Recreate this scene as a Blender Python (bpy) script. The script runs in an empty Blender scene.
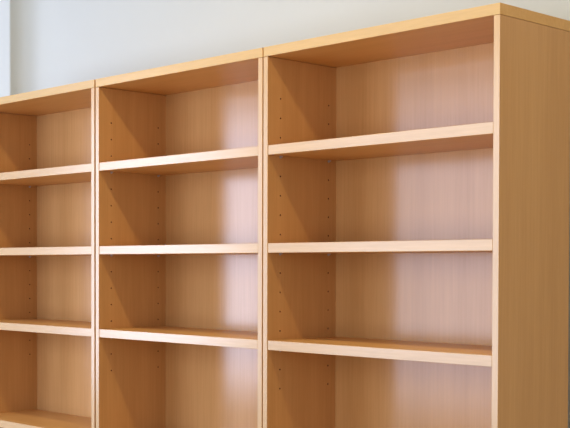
import bpy, bmesh, math
from mathutils import Matrix, Vector

scene = bpy.context.scene
COL = scene.collection

# ---------------------------------------------------------------- sizes (m)
TOP = 2.00                    # height of the bookcases
W = 0.8005                    # width of one bookcase
RIGHT = [-1.6130, -0.8048, 0.0]
T_SIDE = 0.0175
T_TOP = 0.0266
T_SHELF = 0.0268
DEPTH = 0.2975                # side panels, front to rear
D_IN = 0.2785                 # clear depth in front of the back panel
SHELF_Z = [0.2745, 0.5477, 0.8197, 1.1770, 1.5500]     # top faces, below TOP
HOLE_Z = [0.141 + 0.0545 * k for k in range(16)]
Y_WALL = 0.41
SIDE_FILL = (-2.7, -0.9, 0.75, 2.62)      # added fill opening in the right-hand wall, no such window known


# ---------------------------------------------------------------- materials
def new_mat(name):
    m = bpy.data.materials.new(name)
    m.use_nodes = True
    nt = m.node_tree
    return m, nt, nt.nodes['Principled BSDF']


def wood(name, dark, light, scale, rough, spec=0.5, seed=0.0, contrast=1.0):
    """Fine straight-grained beech laminate; scale stretches the grain."""
    m, nt, b = new_mat(name)
    N, L = nt.nodes, nt.links
    tc = N.new('ShaderNodeTexCoord')
    mp = N.new('ShaderNodeMapping')
    mp.inputs['Scale'].default_value = scale
    mp.inputs['Location'].default_value = (seed, seed * 0.7, seed * 1.3)
    L.new(tc.outputs['Object'], mp.inputs['Vector'])
    fine = N.new('ShaderNodeTexNoise')
    fine.inputs['Scale'].default_value = 1.0
    fine.inputs['Detail'].default_value = 5.0
    fine.inputs['Roughness'].default_value = 0.6
    L.new(mp.outputs['Vector'], fine.inputs['Vector'])
    mp2 = N.new('ShaderNodeMapping')
    mp2.inputs['Scale'].default_value = [s * 0.16 for s in scale]
    L.new(tc.outputs['Object'], mp2.inputs['Vector'])
    broad = N.new('ShaderNodeTexNoise')
    broad.inputs['Scale'].default_value = 1.0
    broad.inputs['Detail'].default_value = 2.0
    L.new(mp2.outputs['Vector'], broad.inputs['Vector'])
    mixf = N.new('ShaderNodeMath')
    mixf.operation = 'MULTIPLY_ADD'
    L.new(fine.outputs['Fac'], mixf.inputs[0])
    mixf.inputs[1].default_value = 0.55
    half = N.new('ShaderNodeMath')
    half.operation = 'MULTIPLY'
    half.inputs[1].default_value = 0.45
    L.new(broad.outputs['Fac'], half.inputs[0])
    L.new(half.outputs[0], mixf.inputs[2])
    ramp = N.new('ShaderNodeValToRGB')
    w = 0.22 / contrast
    ramp.color_ramp.elements[0].position = 0.5 - w
    ramp.color_ramp.elements[1].position = 0.5 + w
    ramp.color_ramp.elements[0].color = (*dark, 1)
    ramp.color_ramp.elements[1].color = (*light, 1)
    L.new(mixf.outputs[0], ramp.inputs['Fac'])
    L.new(ramp.outputs['Color'], b.inputs['Base Color'])
    b.inputs['Roughness'].default_value = rough
    b.inputs['Specular IOR Level'].default_value = spec
    return m


def paint(name, col, rough=0.6, bump=0.02):
    m, nt, b = new_mat(name)
    N, L = nt.nodes, nt.links
    tc = N.new('ShaderNodeTexCoord')
    n = N.new('ShaderNodeTexNoise')
    n.inputs['Scale'].default_value = 2.2
    n.inputs['Detail'].default_value = 6
    L.new(tc.outputs['Object'], n.inputs['Vector'])
    r = N.new('ShaderNodeValToRGB')
    r.color_ramp.elements[0].position = 0.3
    r.color_ramp.elements[1].position = 0.7
    r.color_ramp.elements[0].color = (*[c * 0.97 for c in col], 1)
    r.color_ramp.elements[1].color = (*col, 1)
    L.new(n.outputs['Fac'], r.inputs['Fac'])
    L.new(r.outputs['Color'], b.inputs['Base Color'])
    b.inputs['Roughness'].default_value = rough
    b.inputs['Specular IOR Level'].default_value = 0.2
    if bump:
        n2 = N.new('ShaderNodeTexNoise')
        n2.inputs['Scale'].default_value = 160
        L.new(tc.outputs['Object'], n2.inputs['Vector'])
        bp = N.new('ShaderNodeBump')
        bp.inputs['Strength'].default_value = bump
        bp.inputs['Distance'].default_value = 0.002
        L.new(n2.outputs['Fac'], bp.inputs['Height'])
        L.new(bp.outputs['Normal'], b.inputs['Normal'])
    return m


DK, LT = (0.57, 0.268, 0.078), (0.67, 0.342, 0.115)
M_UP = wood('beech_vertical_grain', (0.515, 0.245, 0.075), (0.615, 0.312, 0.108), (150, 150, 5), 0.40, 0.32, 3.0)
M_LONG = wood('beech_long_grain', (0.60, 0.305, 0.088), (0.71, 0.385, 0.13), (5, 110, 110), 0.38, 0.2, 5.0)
E_DK, E_LT = (0.57, 0.36, 0.175), (0.68, 0.445, 0.235)
M_EDGE_UP = wood('beech_edge_vertical', E_DK, E_LT, (220, 220, 12), 0.2, 0.55, 1.0)
M_EDGE_LONG = wood('beech_edge_long', E_DK, E_LT, (12, 220, 220), 0.2, 0.55, 2.0)
M_EDGE_TOP = wood('beech_top_edge', (0.57, 0.36, 0.14), (0.69, 0.45, 0.195), (12, 220, 220), 0.2, 0.55, 4.0)
M_PIN, _, _b = new_mat('shelf_pin_metal')
_b.inputs['Base Color'].default_value = (0.55, 0.52, 0.55, 1)
_b.inputs['Metallic'].default_value = 0.7
_b.inputs['Roughness'].default_value = 0.35
M_HOLE, _, _b = new_mat('raw_chipboard')
_b.inputs['Base Color'].default_value = (0.22, 0.07, 0.025, 1)
_b.inputs['Roughness'].default_value = 0.9
M_WALL = paint('grey_white_wall_paint', (0.61, 0.61, 0.555))
M_CEIL = paint('white_ceiling_paint', (0.8, 0.8, 0.78))
M_FLOOR = paint('brown_floor_covering', (0.48, 0.36, 0.24), 0.5, 0.05)
M_FRAME = paint('white_window_paint', (0.8, 0.8, 0.8), 0.4, 0)


# ---------------------------------------------------------------- mesh helpers
def link(name, bm, mats, parent=None, loc=(0, 0, 0)):
    me = bpy.data.meshes.new(name)
    bm.to_mesh(me)
    bm.free()
    for m in (mats if isinstance(mats, (list, tuple)) else [mats]):
        me.materials.append(m)
    o = bpy.data.objects.new(name, me)
    o.location = loc
    COL.objects.link(o)
    if parent is not None:
        o.parent = parent
    return o


def add_box(bm, x0, x1, y0, y1, z0, z1, mat=0):
    vs = [bm.verts.new((x, y, z)) for x in (x0, x1) for y in (y0, y1) for z in (z0, z1)]
    q = [(0, 1, 3, 2), (4, 6, 7, 5), (0, 4, 5, 1), (2, 3, 7, 6), (0, 2, 6, 4), (1, 5, 7, 3)]
    fs = [bm.faces.new([vs[i] for i in f]) for f in q]
    for f in fs:
        f.material_index = mat
    return fs


def board(x0, x1, y0, y1, z0, z1, bevel=0.0008):
    """A laminate board: slot 0 on its faces, slot 1 on its front edge band."""
    bm = bmesh.new()
    add_box(bm, x0, x1, y0, y1, z0, z1)
    bmesh.ops.recalc_face_normals(bm, faces=bm.faces)
    if bevel:
        bmesh.ops.bevel(bm, geom=list(bm.edges), offset=bevel, segments=2,
                        profile=0.5, affect='EDGES', clamp_overlap=True)
    bm.normal_update()
    for f in bm.faces:
        if f.normal.y < -0.6:
            f.material_index = 1
    return bm


def cyl(bm, axis, c, r, h, seg=12, mat=0):
    rot = Matrix.Rotation(math.pi / 2, 4, 'Y') if axis == 'X' else Matrix()
    res = bmesh.ops.create_cone(bm, cap_ends=True, segments=seg, radius1=r, radius2=r, depth=h,
                                matrix=Matrix.Translation(c) @ rot)
    for f in {f for v in res['verts'] for f in v.link_faces}:
        f.material_index = mat


# ---------------------------------------------------------------- bookcase
def drilled_side(x0, x1, inner_sign, parent):
    """Side panel with two rows of shelf-pin holes drilled into its inner face."""
    z0, z1 = 0.0, TOP - T_TOP - 0.0010      # thin shadow line under the top
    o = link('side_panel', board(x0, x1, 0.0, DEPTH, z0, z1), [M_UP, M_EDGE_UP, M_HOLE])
    cb = bmesh.new()
    xin = x1 if inner_sign > 0 else x0
    for y in (0.05, 0.246):
        for hz in HOLE_Z:
            cyl(cb, 'X', (xin, y, TOP - hz), 0.0026, 0.018, 14, 2)
    cut = link('cutter', cb, [M_UP, M_EDGE_UP, M_HOLE])
    md = o.modifiers.new('holes', 'BOOLEAN')
    md.operation = 'DIFFERENCE'
    md.solver = 'EXACT'
    md.object = cut
    bpy.context.view_layer.update()
    ev = o.evaluated_get(bpy.context.evaluated_depsgraph_get())
    me = bpy.data.meshes.new_from_object(ev)
    o.modifiers.clear()
    o.data = me
    me.name = 'side_panel'
    cm = cut.data
    bpy.data.objects.remove(cut)
    bpy.data.meshes.remove(cm)
    o.parent = parent
    return o


def make_bookcase(end_side=False):
    root = bpy.data.objects.new('bookcase', None)
    root.empty_display_size = 0.2
    COL.objects.link(root)
    # origin at the right-hand front foot; the case runs towards -x
    drilled_side(-W, -W + T_SIDE, 1, root)
    drilled_side(-T_SIDE, 0.0, -1, root)
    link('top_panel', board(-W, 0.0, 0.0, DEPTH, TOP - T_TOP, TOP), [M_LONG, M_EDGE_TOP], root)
    xi0, xi1 = -W + T_SIDE, -T_SIDE
    link('back_panel', board(xi0, xi1, D_IN, D_IN + 0.008, 0.08, TOP - T_TOP, 0), [M_BACK, M_BACK], root)
    for i, z in enumerate(SHELF_Z):
        fixed = i == 3
        gap = 0.0 if fixed else 0.0012
        s = link('shelf', board(xi0 + gap, xi1 - gap, 0.0 if fixed else 0.0012, D_IN - (0 if fixed else 0.001),
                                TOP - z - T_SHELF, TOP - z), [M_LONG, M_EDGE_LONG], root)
        if not fixed:
            for x, sg in ((xi0, 1), (xi1, -1)):
                for y in (0.05, 0.246):
                    bm = bmesh.new()
                    zc = TOP - z - T_SHELF - 0.0026
                    cyl(bm, 'X', (x + sg * 0.001, y, zc), 0.0024, 0.012, 14)
                    cyl(bm, 'X', (x + sg * 0.0012, y, zc - 0.0006), 0.0042, 0.0016, 16)
                    add_box(bm, min(x + sg * 0.001, x + sg * 0.008), max(x + sg * 0.001, x + sg * 0.008),
                            y - 0.0033, y + 0.0033, zc + 0.0010, zc + 0.0026)
                    link('shelf_pin', bm, M_PIN, s)
    link('bottom_panel', board(xi0, xi1, 0.0, D_IN, 0.08, 0.08 + T_SHELF), [M_LONG, M_EDGE_LONG], root)
    link('plinth', board(xi0, xi1, 0.03, 0.048, 0.0, 0.08), [M_LONG, M_LONG], root)
    return root


M_BACK = wood('beech_back_panel', (0.535, 0.275, 0.095), (0.655, 0.355, 0.138), (130, 130, 4), 0.18, 0.46, 7.0)


def copy_tree(o, parent=None):
    c = o.copy()
    COL.objects.link(c)
    if parent is not None:
        c.parent = parent
    for ch in list(o.children):
        copy_tree(ch, c)
    return c


proto = make_bookcase()
labels = [
    'left beech bookcase of the row, cut by the picture edge, beside the grey wall pier',
    'middle beech bookcase, standing between the two others with bookcases on both sides',
    'right-hand end beech bookcase, nearest one, with its tall plain outer side panel in view',
]
for i in range(3):
    b = proto if i == 0 else copy_tree(proto)
    b.location = (RIGHT[i], 0, 0)
    b['label'] = labels[i]
    b['category'] = 'bookcase'
    b['group'] = 'empty beech bookcases in a row along the wall'


# ---------------------------------------------------------------- the room
X0, X1, Y0, ZC = -8.2, 2.5, -3.3, 2.85


def struct(name, boxes, m):
    bm = bmesh.new()
    for b in boxes:
        add_box(bm, *b)
    bmesh.ops.recalc_face_normals(bm, faces=bm.faces)
    o = link(name, bm, m)
    o['kind'] = 'structure'
    return o


struct('floor', [(X0, X1, Y0, Y_WALL, -0.1, 0.0)], M_FLOOR)
struct('ceiling', [(X0, X1, Y0, Y_WALL, ZC, ZC + 0.1)], M_CEIL)
struct('wall_back', [(X0, X1, Y_WALL, Y_WALL + 0.12, 0.0, ZC)], M_WALL)
PIER_X, PIER_Y = -2.645, 0.31
# a plastered pier; the hollow curve is added to grade the corner shading
bm = bmesh.new()
prof = [(PIER_X - 0.5, Y_WALL + 0.01), (PIER_X - 0.5, PIER_Y), (PIER_X - 0.004, PIER_Y), (PIER_X, PIER_Y + 0.003)]
RAD_X, RAD_Y = 0.20, Y_WALL - PIER_Y - 0.005
for k in range(0, 25):
    a = math.pi / 2 * k / 24
    prof.append((PIER_X + RAD_X * (1 - math.cos(a) ** 0.8), PIER_Y + 0.005 + RAD_Y * math.sin(a) ** 0.8))
prof.append((PIER_X + RAD_X, Y_WALL + 0.01))
lo = [bm.verts.new((x, y, 0.0)) for x, y in prof]
hi = [bm.verts.new((x, y, ZC)) for x, y in prof]
n = len(prof)
for k in range(n):
    bm.faces.new([lo[k], lo[(k + 1) % n], hi[(k + 1) % n], hi[k]])
bm.faces.new(lo[::-1])
bm.faces.new(hi)
bmesh.ops.recalc_face_normals(bm, faces=bm.faces)
for f_ in bm.faces:
    f_.smooth = len(f_.verts) == 4 and PIER_X + 0.00001 < f_.calc_center_median().x < PIER_X + RAD_X - 0.00001
for e_ in bm.edges:
    if e_.calc_face_angle(0.0) > 0.4:
        e_.smooth = False
o = link('wall_pier', bm, M_WALL)
o['kind'] = 'structure'
struct('wall_left', [(X0 - 0.12, X0, Y0, Y_WALL, 0.0, ZC)], M_WALL)
a, b, z0, z1 = SIDE_FILL
struct('wall_right', [(X1, X1 + 0.2, Y0, Y_WALL, 0.0, z0), (X1, X1 + 0.2, Y0, Y_WALL, z1, ZC),
                      (X1, X1 + 0.2, Y0, a, z0, z1), (X1, X1 + 0.2, b, Y_WALL, z0, z1)], M_WALL)
struct('window_3', [(X1 + 0.03, X1 + 0.09, a, a + 0.045, z0, z1), (X1 + 0.03, X1 + 0.09, b - 0.045, b, z0, z1),  # frame of the added side fill opening
                    (X1 + 0.03, X1 + 0.09, a + 0.045, b - 0.045, z0, z0 + 0.045),
                    (X1 + 0.03, X1 + 0.09, a + 0.045, b - 0.045, z1 - 0.045, z1)], M_FRAME)
WIN = [(-6.6, -4.6, 0.4, 2.62), (-3.9, -1.9, 0.4, 2.62), (-0.2, 2.1, 0.4, 2.62)]  # third opening is added, for frontal fill on the backs
boxes = [(X0, X1, Y0 - 0.2, Y0, 0.0, 0.4), (X0, X1, Y0 - 0.2, Y0, 2.62, ZC)]
xs = [X0] + [v for w in WIN for v in w[:2]] + [X1]
for a, b in zip(xs[0::2], xs[1::2]):
    boxes.append((a, b, Y0 - 0.2, Y0, 0.4, 2.62))
struct('wall_front', boxes, M_WALL)
for i, (a, b, z0, z1) in enumerate(WIN):  # the last frame surrounds the added fill opening
    t = 0.045
    struct('window_%d' % (i + 1), [
        (a, a + t, Y0 - 0.09, Y0 - 0.03, z0, z1), (b - t, b, Y0 - 0.09, Y0 - 0.03, z0, z1),
        (a + t, b - t, Y0 - 0.09, Y0 - 0.03, z0, z0 + t), (a + t, b - t, Y0 - 0.09, Y0 - 0.03, z1 - t, z1)], M_FRAME)


# ---------------------------------------------------------------- light
def area(name, loc, size, col, radiance, rot):
    l = bpy.data.lights.new(name, 'AREA')
    l.shape = 'RECTANGLE'
    l.size, l.size_y = size
    l.color = col
    l.energy = radiance * math.pi * size[0] * size[1]
    o = bpy.data.objects.new(name, l)
    o.location = loc
    o.rotation_euler = rot
    COL.objects.link(o)
    return o


WIN_LIGHT = [((0.66, 0.74, 1.0), 9.5), ((0.60, 0.72, 1.0), 5.0), ((0.90, 0.95, 1.0), 2.3)]  # first two are daylight, third an added front-right fill
for i, (a, b, z0, z1) in enumerate(WIN):
    c, r = WIN_LIGHT[i]
    area('window_daylight', ((a + b) / 2, Y0 - 0.12, (z0 + z1) / 2), (b - a, z1 - z0), c, r,
         (math.pi / 2, 0, 0))
a, b, z0, z1 = SIDE_FILL
area('window_daylight', (X1 + 0.12, (a + b) / 2, (z0 + z1) / 2), (z1 - z0, b - a), (0.95, 0.97, 1.0), 0.45,  # added fill from the right for the outer side panel
     (0, math.pi / 2, 0))
for cx in (-1.1, 0.4):
    area('ceiling_strip_light', (cx, -0.76, 2.80), (1.25, 0.10), (1.0, 0.84, 0.50), 23.0, (0, 0, 0))

w = bpy.data.worlds.new('world')
scene.world = w
w.use_nodes = True
w.node_tree.nodes['Background'].inputs['Color'].default_value = (0.75, 0.85, 1, 1)
w.node_tree.nodes['Background'].inputs['Strength'].default_value = 0.6

# ---------------------------------------------------------------- camera
yaw, pitch, roll = 0.79931, -0.01906, 0.00256
f = Vector((-math.sin(yaw) * math.cos(pitch), math.cos(yaw) * math.cos(pitch), math.sin(pitch)))
r = Vector((math.cos(yaw), math.sin(yaw), 0))
u = r.cross(f)
r2 = math.cos(roll) * r + math.sin(roll) * u
u2 = -math.sin(roll) * r + math.cos(roll) * u
cam = bpy.data.cameras.new('camera')
co = bpy.data.objects.new('camera', cam)
M = Matrix((r2, u2, -f)).transposed().to_4x4()
M.translation = Vector((1.64342, -2.29069, TOP - 0.61254))
co.matrix_world = M
COL.objects.link(co)
cam.sensor_fit = 'HORIZONTAL'
cam.sensor_width = 36.0
cam.lens = 1193.516 * 36.0 / 570.0
cam.shift_x = 0.0
cam.shift_y = 75.17 / 570.0
cam.clip_start = 0.05
scene.camera = co

scene.view_settings.view_transform = 'Standard'
scene.view_settings.look = 'None'
scene.view_settings.gamma = 1
scene.view_settings.exposure = 0.25
scene.view_settings.use_curve_mapping = False
